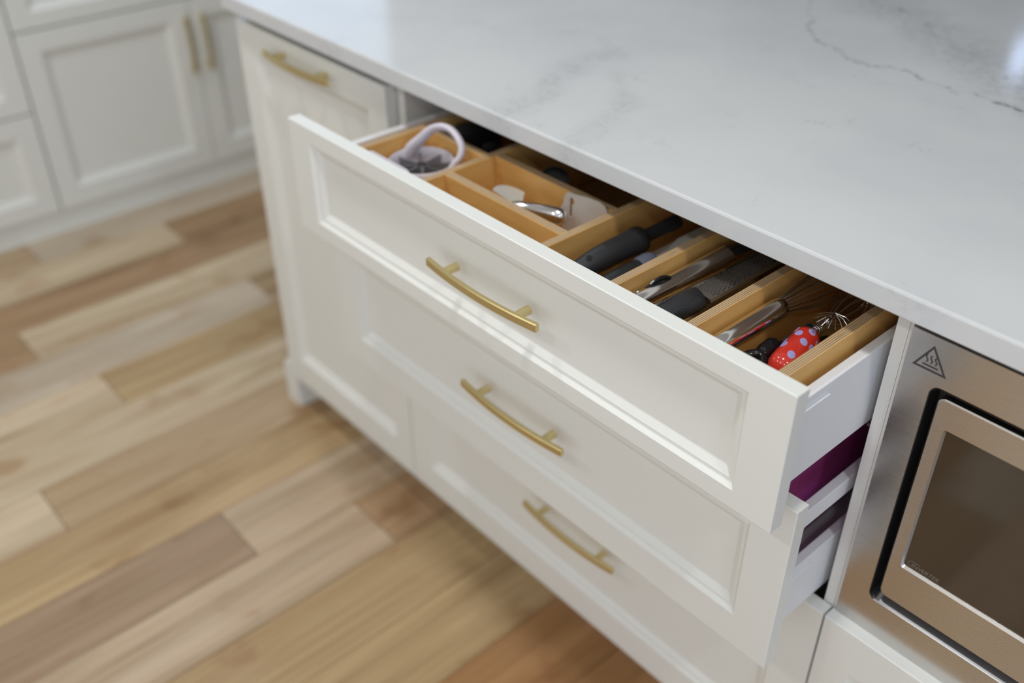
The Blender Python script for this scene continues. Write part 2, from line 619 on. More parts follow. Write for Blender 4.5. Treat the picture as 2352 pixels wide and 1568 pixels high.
# counter
bm = new()
prof = [(0, 0), (0, ZC - ZB - 0.003), (0.0009, ZC - ZB - 0.0009), (0.003, ZC - ZB)]
cx0, cx1, cy0, cy1 = XL - 0.0045, 2.10, -0.0398, 1.30
R = [[Vector((cx0 + e, cy0 + e, ZB + h)), Vector((cx1 - e, cy0 + e, ZB + h)), Vector((cx1 - e, cy1 - e, ZB + h)), Vector((cx0 + e, cy1 - e, ZB + h))] for e, h in [(0.0015, 0), (0, 0.0015)] + prof[1:]]
loops(bm, R)
tag(put('quartz_countertop', bm, M['quartz']), 'white stone countertop with thin grey veins on top of the kitchen island', 'countertop')

# --- left bay: tall pull-out door
c = tag(empty('pullout_cabinet', (XL + 0.2, 0.3, 0)), "narrow white island cabinet at the far end, one tall door with brass pull", 'cabinet')
bm = new()
box(bm, XL - 0.0005, XL + 0.019, 0.0005, ISL_D, 0.0, ZB - 0.0005)
box(bm, XL - 0.0005, XL + 0.019, -0.0215, 0.0005, 0.0, 0.0825, 0.001)
put('end_panel', bm, M['paint'], c)
bm = new()
mo = [(0.0, 0.0), (0.029, 0.0), (0.029, 0.098), (0.024, 0.106), (0.013, 0.1115), (0.0, 0.1115)]
loops(bm, [[Vector((XL - 0.0008 - a, y, z)) for a, z in mo] for y in (-0.0215, ISL_D)])
put('base_moulding', bm, M['paint'], c)
bm = new()
box(bm, -0.0165, 0.0, 0.0, ISL_D, 0.086, ZB - 0.0005)          # right side
box(bm, XL + 0.0195, -0.0165, 0.0, ISL_D, 0.086, 0.104)        # bottom
box(bm, XL + 0.0195, -0.0165, ISL_D - 0.018, ISL_D, 0.104, ZB - 0.0005)
put('carcass', bm, M['carcass'], c)
bx('toe_kick', M['paint'], c, XL + 0.0195, 0.0, 0.055, 0.07, 0.0, 0.0855)
d0 = put('door', panel_front(XL, -G, 0.0848, 0.8667, face_map('y', fy0), T, 0.0535, 0.0485, 0.048, 0.066), M['paint'], c)
put('handle', pull(face_map('y', fy0), -0.2285, 0.8405, 0.194, 0.128), M['brass'], d0, True)

# --- drawer bay
c = tag(empty('drawer_cabinet', (WR / 2, 0.3, 0)), 'wide white island drawer cabinet with its top two drawers pulled open', 'cabinet')
SIL, SIR = 0.0191, WR - 0.0137    # inner faces of the bay
bm = new()
box(bm, 0.0012, SIL, 0.0, ISL_D, 0.086, ZB - 0.0005)
box(bm, SIR, WR - 0.0005, 0.0, ISL_D, 0.086, ZB - 0.0005)
box(bm, SIL, SIR, 0.0, ISL_D, 0.086, 0.104)
box(bm, SIL, SIR, ISL_D - 0.018, ISL_D, 0.104, ZB - 0.0005)
box(bm, SIL, SIR, 0.03, 0.11, ZB - 0.018, ZB - 0.0005)
put('carcass', bm, M['carcass'], c)
bx('toe_kick', M['paint'], c, 0.0005, WR, 0.055, 0.07, 0.0, 0.0855)
for sx, xa, xb in ((0, SIL + 0.0003, SIL + 0.0085), (1, SIR - 0.0085, SIR - 0.0003)):
    for z in (0.699, 0.444, 0.118):
        bm = new()
        box(bm, xa, xb, 0.022, 0.50, z, z + 0.034, 0.0008, 1)
        box(bm, xa - (0.006 if sx else 0), xb + (0 if sx else 0.006), 0.024, 0.49, z, z + 0.004)
        put('runner', bm, M['runner'], c)


def drawer_box(dr, yo, zb, zt, gallery):
    """white steel sides, back and bottom of an open drawer whose front's back face is at y=-yo"""
    y0, y1 = -yo + 0.0002, -yo + 0.50
    for side in (0, 1):
        xa, xb = (0.039, 0.051) if side == 0 else (0.8165, 0.8282)
        bm = new()
        box(bm, xa, xb, y0, y1, zb, zt, 0.0012)
        put('side_panel', bm, M['steel_white'], dr)
        xo = xa if side == 0 else xb
        sg = -1 if side == 0 else 1
        bm = new()                                            # flush adjuster cover with a raised upper lip
        box(bm, min(xo, xo + sg * 0.0007), max(xo, xo + sg * 0.0007), y0 + 0.002, y0 + 0.072, zt - 0.075, zt - 0.0172, 0.0003, 1)
        box(bm, min(xo, xo + sg * 0.0026), max(xo, xo + sg * 0.0026), y0 + 0.002, y0 + 0.080, zt - 0.0165, zt - 0.0130, 0.0005, 1)
        put('cover_cap', bm, M['steel_white'], dr)
        if gallery:
            bm = new()
            box(bm, xa, xb, y0, y1, gallery[0], gallery[1], 0.001)
            box(bm, xa - 0.0008, xb + 0.0008, y0, y0 + 0.045, gallery[0] - 0.001, gallery[1] + 0.001, 0.001)
            put('gallery_rail', bm, M['steel_white'], dr)
    bx('bottom_panel', M['steel_white'], dr, 0.0515, 0.816, y0, y1, zb + 0.012, zb + 0.024)
    bx('back_panel', M['steel_white'], dr, 0.0515, 0.816, y1 - 0.014, y1, zb + 0.0245, zt)


O1, O2 = 0.1701, 0.1212
f1, f2 = -O1 - T, -O2 - T
dr = put('drawer', panel_front(G, WR - G, 0.6963, 0.8667, face_map('y', f1), T, 0.0493, 0.0493, 0.0231, 0.0235), M['paint'], c)
drawer_box(dr, O1, 0.7115, 0.8205, None)
put('handle', pull(face_map('y', f1), 0.4375, 0.7890, 0.196, 0.129), M['brass'], dr, True)
dr = put('drawer', panel_front(G, WR - G, 0.4442, 0.6917, face_map('y', f2), T, 0.051, 0.051, 0.0526, 0.0486), M['paint'], c)
drawer_box(dr, O2, 0.455, 0.5440, (0.6095, 0.6345))
put('handle', pull(face_map('y', f2), 0.4345, 0.5755, 0.197, 0.129), M['brass'], dr, True)
dr = put('drawer', panel_front(G, WR - G, 0.0848, 0.4432, face_map('y', fy0), T, 0.055, 0.055, 0.055, 0.060), M['paint'], c)
put('handle', pull(face_map('y', fy0), 0.4325, 0.2680, 0.197, 0.129), M['brass'], dr, True)

# --- microwave bay
c = tag(empty('microwave_cabinet', ((WR + XR) / 2, 0.3, 0)), 'white island cabinet around the built-in microwave, closed drawer front below it', 'cabinet')
bm = new()
box(bm, WR, WR + 0.0036, 0.0, ISL_D, 0.086, ZB - 0.0005)
box(bm, XR - 0.02, XR, 0.0, ISL_D, 0.0, ZB - 0.0005)
box(bm, WR + 0.0036, XR - 0.02, 0.0, ISL_D, 0.086, 0.104)
box(bm, WR + 0.0036, XR - 0.02, 0.004, ISL_D, 0.40, 0.420)
box(bm, WR + 0.0036, XR - 0.02, ISL_D - 0.018, ISL_D, 0.104, ZB - 0.0005)
box(bm, WR + 0.0036, XR - 0.02, 0.004, 0.03, 0.868, ZB - 0.0005)
put('carcass', bm, M['carcass'], c)
bx('toe_kick', M['paint'], c, WR + 0.0005, XR - 0.0205, 0.055, 0.07, 0.0, 0.0855)
dr = put('drawer', panel_front(WR + G, XR - 0.001, 0.0848, 0.4432, face_map('y', fy0), T, 0.0455, 0.055, 0.066, 0.060), M['paint'], c)
put('handle', pull(face_map('y', fy0), 1.235, 0.31, 0.197, 0.129), M['brass'], dr, True)

# --- microwave
mw = tag(empty('microwave', (1.2, 0.2, 0.42)), 'stainless built-in microwave with brown glass door at the right edge', 'microwave')
fm = lambda at: face_map('y', at)
mx0, mx1 = 0.8568, XR - 0.022
bm = new()
sheet(bm, rrect(mx0, mx1, 0.4215, 0.8612, 0.0015, 2), fm(-0.0042), 0.0036, [rrect(0.8893, 1.505, 0.4978, 0.8078, 0.010)])
put('trim_frame', bm, M['stainless'], mw)
# sloped metal lip inside the opening
bm = new()
a = rrect(0.8893, 1.505, 0.4978, 0.8078, 0.010)
b2 = rrect(0.8905, 1.5035, 0.4990, 0.8068, 0.009)
b3 = rrect(0.8925, 1.501, 0.5065, 0.8055, 0.008)
loops(bm, [[Vector((u, -0.0050, v)) for u, v in a], [Vector((u, -0.0048, v)) for u, v in b2], [Vector((u, 0.013, v)) for u, v in b3], [Vector((u, 0.013, v)) for u, v in a], ], False, False)
put('trim_lip', bm, M['gasket'], mw, True)
bm = new()
loops(bm, [[Vector((0.903, -0.0046, 0.4994)), Vector((1.49, -0.0046, 0.4994))], [Vector((0.905, 0.0120, 0.5074)), Vector((1.488, 0.0120, 0.5074))], [Vector((0.905, 0.0125, 0.5064)), Vector((1.488, 0.0125, 0.5064))]], False, False, False)
put('lower_lip', bm, M['lip'], mw)
bm = new()                                                     # bright bottom edge
tube(bm, [(0.897, -0.0046, 0.4984), (1.49, -0.0046, 0.4984)], 0.0011, 8)
put('trim_edge', bm, M['chrome'], mw, True)
bx('body', M['gasket'], mw, 0.875, 1.52, 0.0145, 0.40, 0.45, 0.84)
# door: rounded frame with a stepped opening
bm = new()
o1 = rrect(0.9003, 1.36, 0.5142, 0.8003, 0.009)
o2 = rrect(0.9017, 1.3586, 0.5156, 0.7989, 0.008)
i1 = rrect(0.9145, 1.32, 0.5690, 0.7668, 0.004)
i2 = rrect(0.9165, 1.318, 0.5715, 0.7650, 0.003)
loops(bm, [[fm(0)(u, 0.012, v).copy() if False else Vector((u, 0.012, v)) for u, v in o1], [Vector((u, -0.0048, v)) for u, v in o1], [Vector((u, -0.0062, v)) for u, v in o2],
           [Vector((u, -0.0062, v)) for u, v in i1], [Vector((u, -0.0030, v)) for u, v in i2], [Vector((u, 0.0, v)) for u, v in i2]], False, False)
df = put('door', bm, M['stainless'], mw)
bm = new()
sheet(bm, rrect(0.9160, 1.3185, 0.5710, 0.7655, 0.003), fm(-0.0024), 0.004)
put('door_glass', bm, M['glass'], df)
bm = new()
sheet(bm, rrect(1.365, 1.497, 0.5142, 0.8003, 0.008), fm(-0.006), 0.018)
put('control_panel', bm, M['gloss_black'], mw)


# printed marks on the microwave
def text_mesh(txt, size, f, u, v, th, name, m, parent, shear=0.0):
    cu = bpy.data.curves.new('lettering', 'FONT')
    cu.body = txt
    cu.size = size
    cu.shear = shear
    cu.resolution_u = 3
    tmp = bpy.data.objects.new('lettering', cu)
    COL.objects.link(tmp)
    bpy.context.view_layer.update()
    me = bpy.data.meshes.new_from_object(tmp.evaluated_get(bpy.context.evaluated_depsgraph_get()))
    bpy.data.objects.remove(tmp)
    bpy.data.curves.remove(cu)
    bm = new()
    bm.from_mesh(me)
    bpy.data.meshes.remove(me)
    for w in bm.verts:
        w.co = f(u + w.co.x, v + w.co.y, 0)
    return bm


g = fm(-0.00445)
bm = new()
tri = [(0.8650, 0.8214), (0.9012, 0.8214), (0.8820, 0.8512)]
cen = (sum(p[0] for p in tri) / 3, sum(p[1] for p in tri) / 3)


def grow(k):
    return [(cen[0] + (a - cen[0]) * k, cen[1] + (b - cen[1]) * k) for a, b in tri]


ou, inn = grow(1.0), grow(0.79)
sheet(bm, ou, g, 0.0002, [inn])
sheet(bm, [(0.8750, 0.8262), (0.8912, 0.8262), (0.8912, 0.8278), (0.8750, 0.8278)], g, 0.0002)
for k in range(3):
    x = 0.8780 + 0.0048 * k
    pts = [(x + 0.0011 * math.sin(t * 2 * PI), 0.8300 + 0.0090 * t) for t in [i / 10 for i in range(11)]]
    w = 0.0008
    sheet(bm, [(a - w, b) for a, b in pts] + [(a + w, b) for a, b in reversed(pts)], g, 0.0002)
wm = put('heat_warning_mark', bm, M['print'], mw)
gl = fm(-0.00255)
bm = text_mesh('INVERTER', 0.0073, gl, 0.9240, 0.5745, 0, 'lettering', None, None, 0.25)
arc = [(0.9225 - 0.003 * math.sin(t * PI) + 0.0006 * t, 0.5735 + 0.0085 * t) for t in [i / 8 for i in range(9)]]
sheet(bm, arc + [(a + 0.0007, b) for a, b in reversed(arc)], gl, 0.00005)
sheet(bm, [(0.9231, 0.5815), (0.9231, 0.5822), (0.9330, 0.5822), (0.9330, 0.5815)], gl, 0.00005)
put('inverter_lettering', bm, M['grey_print'], df)

# ------------------------------------------------------------------ cabinets along the far wall (fronts face +x at x = -1.575)
XF = -1.575
fx = face_map('x', XF)


def far_carcass(c, ya, yb):
    bm = new()
    xb = XF - T - 0.001
    box(bm, rx0 + 0.001, xb, ya, ya + 0.018, 0.0735, 0.874)
    box(bm, rx0 + 0.001, xb, yb - 0.018, yb, 0.0735, 0.874)
    box(bm, rx0 + 0.001, xb, ya + 0.018, yb - 0.018, 0.0735, 0.09)
    box(bm, rx0 + 0.001, rx0 + 0.015, ya + 0.018, yb - 0.018, 0.09, 0.874)
    box(bm, xb - 0.02, xb, ya + 0.018, yb - 0.018, 0.83, 0.874)
    put('carcass', bm, M['carcass'], c)
    bx('base_board', M['paint'], c, XF - 0.036, XF - 0.014, ya, yb, 0.0, 0.0715, 0.001)


c = tag(empty('two_door_cabinet', (XF - 0.3, 0.4, 0)), 'white base cabinet along the far wall, two doors with paired upright brass pulls', 'cabinet')
far_carcass(c, -0.092, 0.886)
for k, (ya, yb) in enumerate(((-0.0895, 0.3953), (0.3983, 0.8835))):
    d = put('door', panel_front(ya, yb, 0.0755, 0.5775, fx, T, 0.058, 0.058, 0.055, 0.056), M['paint'], c)
    put('handle', pull(fx, 0.3765 if k == 0 else 0.4290, 0.4525, 0.165, 0.128, True), M['brass'], d, True)
put('drawer', panel_front(-0.0895, 0.8835, 0.5825, 0.8700, fx, T, 0.056, 0.058, 0.05, 0.044), M['paint'], c)
c = tag(empty('far_drawer_cabinet', (XF - 0.3, -0.4, 0)), 'white drawer cabinet at the left edge of the photo, next to the two-door cabinet', 'cabinet')
far_carcass(c, -0.70, -0.0926)
for za, zb in ((0.0755, 0.3655), (0.3705, 0.6600), (0.6645, 0.8700)):
    d = put('drawer', panel_front(-0.6975, -0.0950, za, zb, fx, T, 0.056, 0.056, 0.055 if zb < 0.8 else 0.04, 0.05), M['paint'], c)
    put('handle', pull(fx, -0.396, (za + zb) / 2, 0.165, 0.128), M['brass'], d, True)
bm = new()
box(bm, rx0 + 0.001, XF + 0.02, -0.72, 0.90, 0.8745, 0.9045, 0.002)
tag(put('far_countertop', bm, M['quartz']), 'white stone counter slab lying on the far wall cabinets', 'countertop')

# ------------------------------------------------------------------ plywood organiser in the top drawer
PZ0, PZ1 = 0.7408, 0.8400
org = tag(empty('drawer_organizer', (0.45, 0.05, PZ0)), 'birch plywood divider insert sitting in the open top drawer', 'drawer organizer')


def board_y(x0, x1, y0, y1, nm='divider'):
    bm = new()
    box(bm, x0, x1, y0, y1, PZ0, PZ1, 0.0006, 1)
    return put(nm, bm, M['ply'], org)


def board_x(y0, y1, x0, x1, nm='divider'):
    """board running along x: built along y and turned so that object x stays the thickness"""
    bm = new()
    t, L = y1 - y0, x1 - x0
    box(bm, -t / 2, t / 2, -L / 2, L / 2, 0, PZ1 - PZ0, 0.0006, 1)
    o = put(nm, bm, M['ply'], None, origin=(0, 0, 0))
    w = Vector(((x0 + x1) / 2, (y0 + y1) / 2, PZ0))
    o.parent = org
    o.location = w - ORG[org.name]
    o.rotation_euler = (0, 0, PI / 2)
    return o


OY0, OY1 = -0.166, 0.300
bx('base_board', M['ply_flat'], org, 0.0960, 0.8085, OY0, OY1, 0.7358, 0.7406)
board_y(0.0960, 0.1080, OY0, OY1, 'side_board')
board_y(0.2365, 0.2475, OY0, OY1)
board_y(0.4645, 0.4760, OY0, OY1)
board_y(0.5755, 0.5870, OY0, OY1)
board_y(0.6835, 0.6955, OY0, OY1)
board_y(0.7960, 0.8085, OY0, OY1, 'side_board')
board_x(-0.1062, -0.0930, 0.2477, 0.4643)
board_x(-0.0190, -0.0070, 0.2477, 0.4643)
board_x(-0.0330, -0.0205, 0.1082, 0.2363)
# ------------------------------------------------------------------ things in the top drawer
Z0 = 0.7408     # organiser floor



def frame_at(o, d, up=(0, 0, 1)):
    d = Vector(d).normalized()
    s = d.cross(Vector(up)).normalized()
    u = s.cross(d)
    return Vector(o), d, s, u


# apple slicer: deep white ring, steel blades, arched handle
sl = empty('apple_slicer', (0.166, -0.078, 0.795))
tag(sl, 'round white apple slicer with steel blades and one tall arched handle', 'kitchen utensil')
C0 = Vector((0.166, -0.083, 0))
bm = new()
n = 40
rings = []
for r, z in ((0.0405, 0.800), (0.0435, 0.800), (0.0470, 0.820), (0.0465, 0.8240), (0.0450, 0.8255), (0.0430, 0.8235), (0.0415, 0.812), (0.0405, 0.800)):
    rings.append([C0 + Vector((r * math.cos(2 * PI * k / n), r * math.sin(2 * PI * k / n), z)) for k in range(n)])
loops(bm, rings, False, False)
put('ring', bm, M['white_plastic'], sl, True, 50)
bm = new()
for k in range(8):
    a = 2 * PI * k / 8 + 0.2
    mt = Matrix.Translation(C0 + Vector((0, 0, 0.810))) @ Matrix.Rotation(a, 4, 'Z')
    box(bm, 0.008, 0.0415, -0.0008, 0.0008, -0.006, 0.009, 0, 1, mt)
lathe(bm, [(0, 0.0075), (0.015, 0.0082), (0.015, 0.0092), (0, 0.0088)], C0 + Vector((0, 0, 0.804)), (0, 0, 1), 20, False)
put('blades', bm, M['blade_steel'], sl)
bm = new()
arch = [(0.1215, -0.0720, 0.815), (0.1280, -0.0690, 0.828), (0.1395, -0.0610, 0.842), (0.1530, -0.0535, 0.857), (0.1690, -0.0485, 0.865), (0.1860, -0.0455, 0.8655), (0.2010, -0.0455, 0.859), (0.2115, -0.0470, 0.848), (0.2130, -0.0520, 0.836), (0.2085, -0.0590, 0.8255), (0.2045, -0.0640, 0.814)]


def spline(P, n=5):
    P = [Vector(p) for p in P]
    out = []
    for i in range(len(P) - 1):
        a, b, c_, d = P[max(i - 1, 0)], P[i], P[i + 1], P[min(i + 2, len(P) - 1)]
        for k in range(n):
            t = k / n
            out.append(0.5 * ((2 * b) + (-a + c_) * t + (2 * a - 5 * b + 4 * c_ - d) * t * t + (-a + 3 * b - 3 * c_ + d) * t ** 3))
    out.append(P[-1])
    return out


ap = spline(arch)
tube(bm, ap, [0.0050 + 0.0022 * max(0, 1 - i / 14) for i in range(len(ap))], 12, 1.5, (0, -0.6, 0.8))
put('handle', bm, M['white_plastic'], sl, True, 60)

# thin white board behind the drawer front, lens colour fringe painted on as a teal strip
bd = empty('plastic_lid', (0.19, -0.150, Z0 + 0.02))
tag(bd, 'thin white plastic lid with a painted teal colour fringe, upright behind the drawer front', 'lid')
bm = new()
fbd = lambda u, v, d: Vector((u, -0.1535 + d, v))
top = [(0.1365, 0.8405), (0.140, 0.8500), (0.148, 0.8540), (0.226, 0.8540), (0.2335, 0.8500), (0.2350, 0.8405)]
sheet(bm, top + [(0.2350, 0.765), (0.1365, 0.765)], fbd, 0.0028)
put('panel', bm, M['white_plastic'], bd)
bm = new()
sheet(bm, [(0.1375, 0.8450), (0.145, 0.8505), (0.229, 0.8505), (0.2345, 0.8450), (0.2345, 0.842), (0.1375, 0.842)], lambda u, v, d: Vector((u, -0.1540 - d, v)), 0.0012)
put('fringe_strip', bm, M['teal_fringe'], bd)

# black can opener and black jar-like gadget in the rear left compartment
co = empty('black_can_opener', (0.125, 0.03, Z0))
tag(co, 'matt black chunky gadget behind the apple slicer in the left rear compartment', 'kitchen utensil')
bm = new()
box(bm, 0.1115, 0.1480, -0.012, 0.085, Z0 + 0.02, 0.8330, 0.010, 4)
put('body', bm, M['rubber'], co, True, 60)
bm = new()
lathe(bm, [(0, 0.012), (0.004, 0.0135), (0.020, 0.0135), (0.024, 0.011)], (0.1300, 0.04, Z0 + 0.001), (0, 0, 1), 20)
put('knob', bm, M['gloss_black'], co, True)
gd = empty('black_bottle_stopper', (0.19, 0.03, Z0))
tag(gd, 'shiny black round gadget under the counter edge, right of the matt black one', 'kitchen utensil')
bm = new()
lathe(bm, [(0, 0.020), (0.003, 0.0225), (0.045, 0.0225), (0.055, 0.019), (0.062, 0.019), (0.066, 0.016), (0.066, 0.010)], (0.1845, 0.028, Z0 + 0.0005), (0, 0, 1), 28)
put('body', bm, M['gloss_black'], gd, True)
bm = new()
lathe(bm, [(0, 0.010), (0.004, 0.0125), (0.012, 0.0125), (0.015, 0.009), (0.016, 0.003)], (0.1845, 0.028, Z0 + 0.0667), (0, 0, 1), 24)
put('cap', bm, M['gloss_black'], gd, True)

# fan-bladed cutter with a polished tube handle
uc = empty('fan_cutter', (0.36, -0.058, 0.80))
tag(uc, 'steel chopper with a fan-shaped blade and polished round handle', 'kitchen utensil')
bm = new()
o, d, s, u = frame_at((0.3450, -0.0665, 0.8215), (-0.92, 0.38, 0.03), (0.05, 0.25, 0.95))
fan = [(-0.004, -0.006), (0.010, -0.012)]
for k in range(13):
    a = math.radians(-52 + 104 * k / 12)
    fan.append((0.006 + 0.043 * math.cos(a), 0.029 * math.sin(a)))
fan += [(0.010, 0.012), (0.004, 0.009), (0.0, 0.006)]
sheet(bm, fan, lambda a, b, c_: o + d * a + s * b + u * c_, 0.0012)
put('blade', bm, M['dull_steel'], uc)
bm = new()
tube(bm, [(0.3420, -0.0745, 0.8175), (0.350, -0.0710, 0.8190), (0.37, -0.0620, 0.8195), (0.397, -0.0495, 0.8190), (0.406, -0.0455, 0.8188), (0.4105, -0.0435, 0.8187), (0.4125, -0.0426, 0.8187)],
     [0.0072, 0.0088, 0.0102, 0.0114, 0.0110, 0.0086, 0.0040], 20)
put('handle', bm, M['chrome'], uc, True, 60)

# upright steel scraper with a bottle-opener hook
sc = empty('steel_scraper', (0.43, -0.025, Z0 + 0.02))
tag(sc, 'flat steel scraper plate with a hooked notch, standing beside the polished handle', 'kitchen utensil')
bm = new()
fs = lambda u, v, d: Vector((u, -0.0245 + d, v))
out = [(0.3690, 0.8060), (0.3765, 0.8125), (0.3835, 0.8170), (0.3870, 0.8245), (0.3885, 0.8335), (0.3920, 0.8400), (0.3975, 0.8425), (0.4060, 0.8430), (0.4300, 0.8470), (0.4480, 0.8480), (0.4570, 0.8460), (0.4620, 0.8400), (0.4635, 0.8330),
       (0.4635, 0.7720), (0.4300, 0.7600), (0.3960, 0.7600), (0.3900, 0.7850), (0.3800, 0.7980)]
slot = [(0.3985, 0.8090), (0.4025, 0.8090), (0.4025, 0.8270), (0.4060, 0.8290), (0.4065, 0.8335), (0.4030, 0.8365), (0.3985, 0.8355)]
sheet(bm, out, fs, 0.0016, [slot])
put('plate', bm, M['dull_steel'], sc)

# dark round strainer in the compartment behind it
ds = empty('dark_scoop', (0.32, 0.03, Z0 + 0.02))
tag(ds, 'small dark round scoop in the shaded compartment behind the scraper', 'kitchen utensil')
bm = new()
lathe(bm, [(0, 0.0), (0.001, 0.016), (0.005, 0.0205), (0.009, 0.0215), (0.009, 0.0195), (0.005, 0.0180), (0.0035, 0.0)], (0.318, 0.026, 0.8090), (0.25, -0.45, 0.75), 28, False)
put('bowl', bm, M['rubber'], ds, True, 50)
bm = new()
tube(bm, [(0.337, 0.0290, 0.806), (0.350, 0.0320, 0.803), (0.366, 0.0330, 0.801), (0.375, 0.0330, 0.800), (0.379, 0.033, 0.800)], [0.003, 0.0035, 0.0055, 0.006, 0.003], 12)
put('handle', bm, M['rubber'], ds, True, 60)

# big black handled tool
bt = empty('black_handled_peeler', (0.5050, -0.0300, 0.7980))
tag(bt, 'thick black rubber-handled tool, the larger of two in the third compartment from the right', 'kitchen utensil')
bm = new()
tube(bm, [(0.5030, -0.1330, 0.8100), (0.5035, -0.1290, 0.8105), (0.5050, -0.1180, 0.8120), (0.5065, -0.1000, 0.8140), (0.5075, -0.0800, 0.8160), (0.5080, -0.0600, 0.8170), (0.5085, -0.0400, 0.8175), (0.5085, -0.0260, 0.8175), (0.5085, -0.0180, 0.8175), (0.5085, -0.0130, 0.8175), (0.5085, -0.0105, 0.8175)],
     [0.0060, 0.0085, 0.0118, 0.0146, 0.0160, 0.0164, 0.0165, 0.0172, 0.0178, 0.0172, 0.0120], 24, 0.95)
put('handle', bm, M['rubber'], bt, True, 60)
bm = new()
tube(bm, [(0.5085, -0.0106, 0.8175), (0.5090, -0.0040, 0.8180), (0.5100, 0.0100, 0.8188), (0.5110, 0.0300, 0.8196), (0.5120, 0.0470, 0.8200), (0.5123, 0.0510, 0.8200), (0.5124, 0.0530, 0.8200)], [0.0105, 0.0098, 0.0092, 0.0098, 0.0108, 0.0100, 0.0060], 20, 0.85)
put('neck', bm, M['rubber'], bt, True, 60)
bm = new()
lathe(bm, [(0, 0.0032), (0.0006, 0.0032), (0.0006, 0.002), (0.0, 0.002)], (0.5115, -0.1040, 0.8285), (0.15, -0.25, 1), 14, False)
put('dimple', bm, M['gloss_black'], bt)
bm = new()
lathe(bm, [(0, 0.0046), (0.0030, 0.0050), (0.0034, 0.0040), (0.0030, 0.0)], (0.5040, -0.1215, 0.8200), (0.05, -0.35, 1), 16, False)
put('hanging_hole', bm, M['gasket'], bt)

# second black tool with a blue-grey end, steel blade running back
st = empty('black_handled_spatula', (0.5400, 0.0000, 0.7780))
tag(st, 'slimmer black-handled steel spatula with a blue-grey collar, right of the thick black handle', 'kitchen utensil')
bm = new()
tube(bm, [(0.5380, -0.1500, 0.7960), (0.5383, -0.1460, 0.7965), (0.5390, -0.1250, 0.8020), (0.5400, -0.0950, 0.8060), (0.5405, -0.0700, 0.8070), (0.5408, -0.0500, 0.8070)], [0.005, 0.0085, 0.0105, 0.0112, 0.0112, 0.0108], 18, 0.8)
put('handle', bm, M['rubber'], st, True, 60)
bm = new()
tube(bm, [(0.5408, -0.0502, 0.8070), (0.5409, -0.0460, 0.8072), (0.5412, -0.0340, 0.8080), (0.5414, -0.0260, 0.8078), (0.5415, -0.0225, 0.8075)], [0.0112, 0.0124, 0.0124, 0.0108, 0.0050], 20, 0.85)
put('collar', bm, M['blue_grey'], st, True, 60)
bm = new()
o, d, s, u = frame_at((0.5415, -0.0235, 0.8070), (0.02, 1, -0.02))
sheet(bm, [(0, -0.004), (0.03, -0.005), (0.06, -0.016), (0.19, -0.020), (0.20, 0.0), (0.19, 0.020), (0.06, 0.016), (0.03, 0.005), (0, 0.004)], lambda a, b, c_: o + d * a + s * b + u * c_, 0.0012)
put('blade', bm, M['dull_steel'], st)
tb = empty('steel_cake_server', (0.50, 0.13, 0.75))
tag(tb, 'shaded steel server lying deeper under the thick black handle', 'kitchen utensil')
bm = new()
o, d, s, u = frame_at((0.492, -0.02, 0.7620), (0.10, 1, 0.05))
sheet(bm, [(0, -0.012), (0.10, -0.015), (0.25, -0.011), (0.262, 0.0), (0.25, 0.011), (0.10, 0.015), (0, 0.012)], lambda a, b, c_: o + d * a + s * b + u * c_, 0.0014)
put('blade', bm, M['dull_steel'], tb)
bm = new()
tube(bm, [(0.492, -0.019, 0.7627), (0.490, -0.05, 0.760), (0.4885, -0.10, 0.756), (0.488, -0.145, 0.753)], [0.004, 0.007, 0.0085, 0.006], 14, 0.7)
put('handle', bm, M['gloss_black'], tb, True, 60)

# tongs
tg = empty('steel_tongs', (0.605, 0.0, 0.78))
tag(tg, 'polished steel tongs with black tips beside the fine grater', 'tongs')


def arm(bm, path, w0, w1, roll, th=0.0009):
    """half-pipe channel"""
    P = [Vector(p) for p in path]
    n = len(P)
    d = (P[-1] - P[0]).normalized()
    s = d.cross(Vector((0, 0, 1))).normalized()
    u = s.cross(d)
    rr = Matrix.Rotation(roll, 3, d)
    s, u = rr @ s, rr @ u
    rings = []
    for i, p in enumerate(P):
        w = w0 + (w1 - w0) * i / (n - 1)
        arc = [math.radians(a) for a in range(12, 169, 13)]
        a1 = [p + s * math.cos(a) * w + u * math.sin(a) * w * 0.62 for a in arc]
        a2 = [p + s * math.cos(a) * (w - th) + u * math.sin(a) * (w * 0.62 - th) for a in reversed(arc)]
        rings.append(a1 + a2)
    loops(bm, rings)


def lerp(a, b, n):
    a, b = Vector(a), Vector(b)
    return [a + (b - a) * i / n for i in range(n + 1)]


bm = new()
arm(bm, lerp((0.6000, -0.1330, 0.8190), (0.6060, 0.032, 0.8215), 6), 0.0080, 0.0118, 0.35)
put('arm', bm, M['steel'], tg, True, 50)
bm = new()
arm(bm, lerp((0.6105, -0.1300, 0.8080), (0.6260, 0.110, 0.8060), 6), 0.0085, 0.0130, -0.15)
put('arm', bm, M['steel'], tg, True, 50)
bm = new()
tube(bm, [(0.5955, -0.1130, 0.8180), (0.5955, -0.1130, 0.8235)], 0.0052, 16)
lathe(bm, [(0, 0.0032), (0.0014, 0.0030), (0.0026, 0.0018), (0.003, 0.0004)], (0.5955, -0.1130, 0.8235), (0, 0, 1), 14)
put('rivet', bm, M['chrome'], tg, True)
bm = new()
tube(bm, spline([(0.5960, -0.1060, 0.8200), (0.5970, -0.0950, 0.8230), (0.5990, -0.0850, 0.8290), (0.6010, -0.0760, 0.8290), (0.6020, -0.0680, 0.8250)]), 0.0022, 10, 2.0)
put('spring', bm, M['gloss_black'], tg, True)
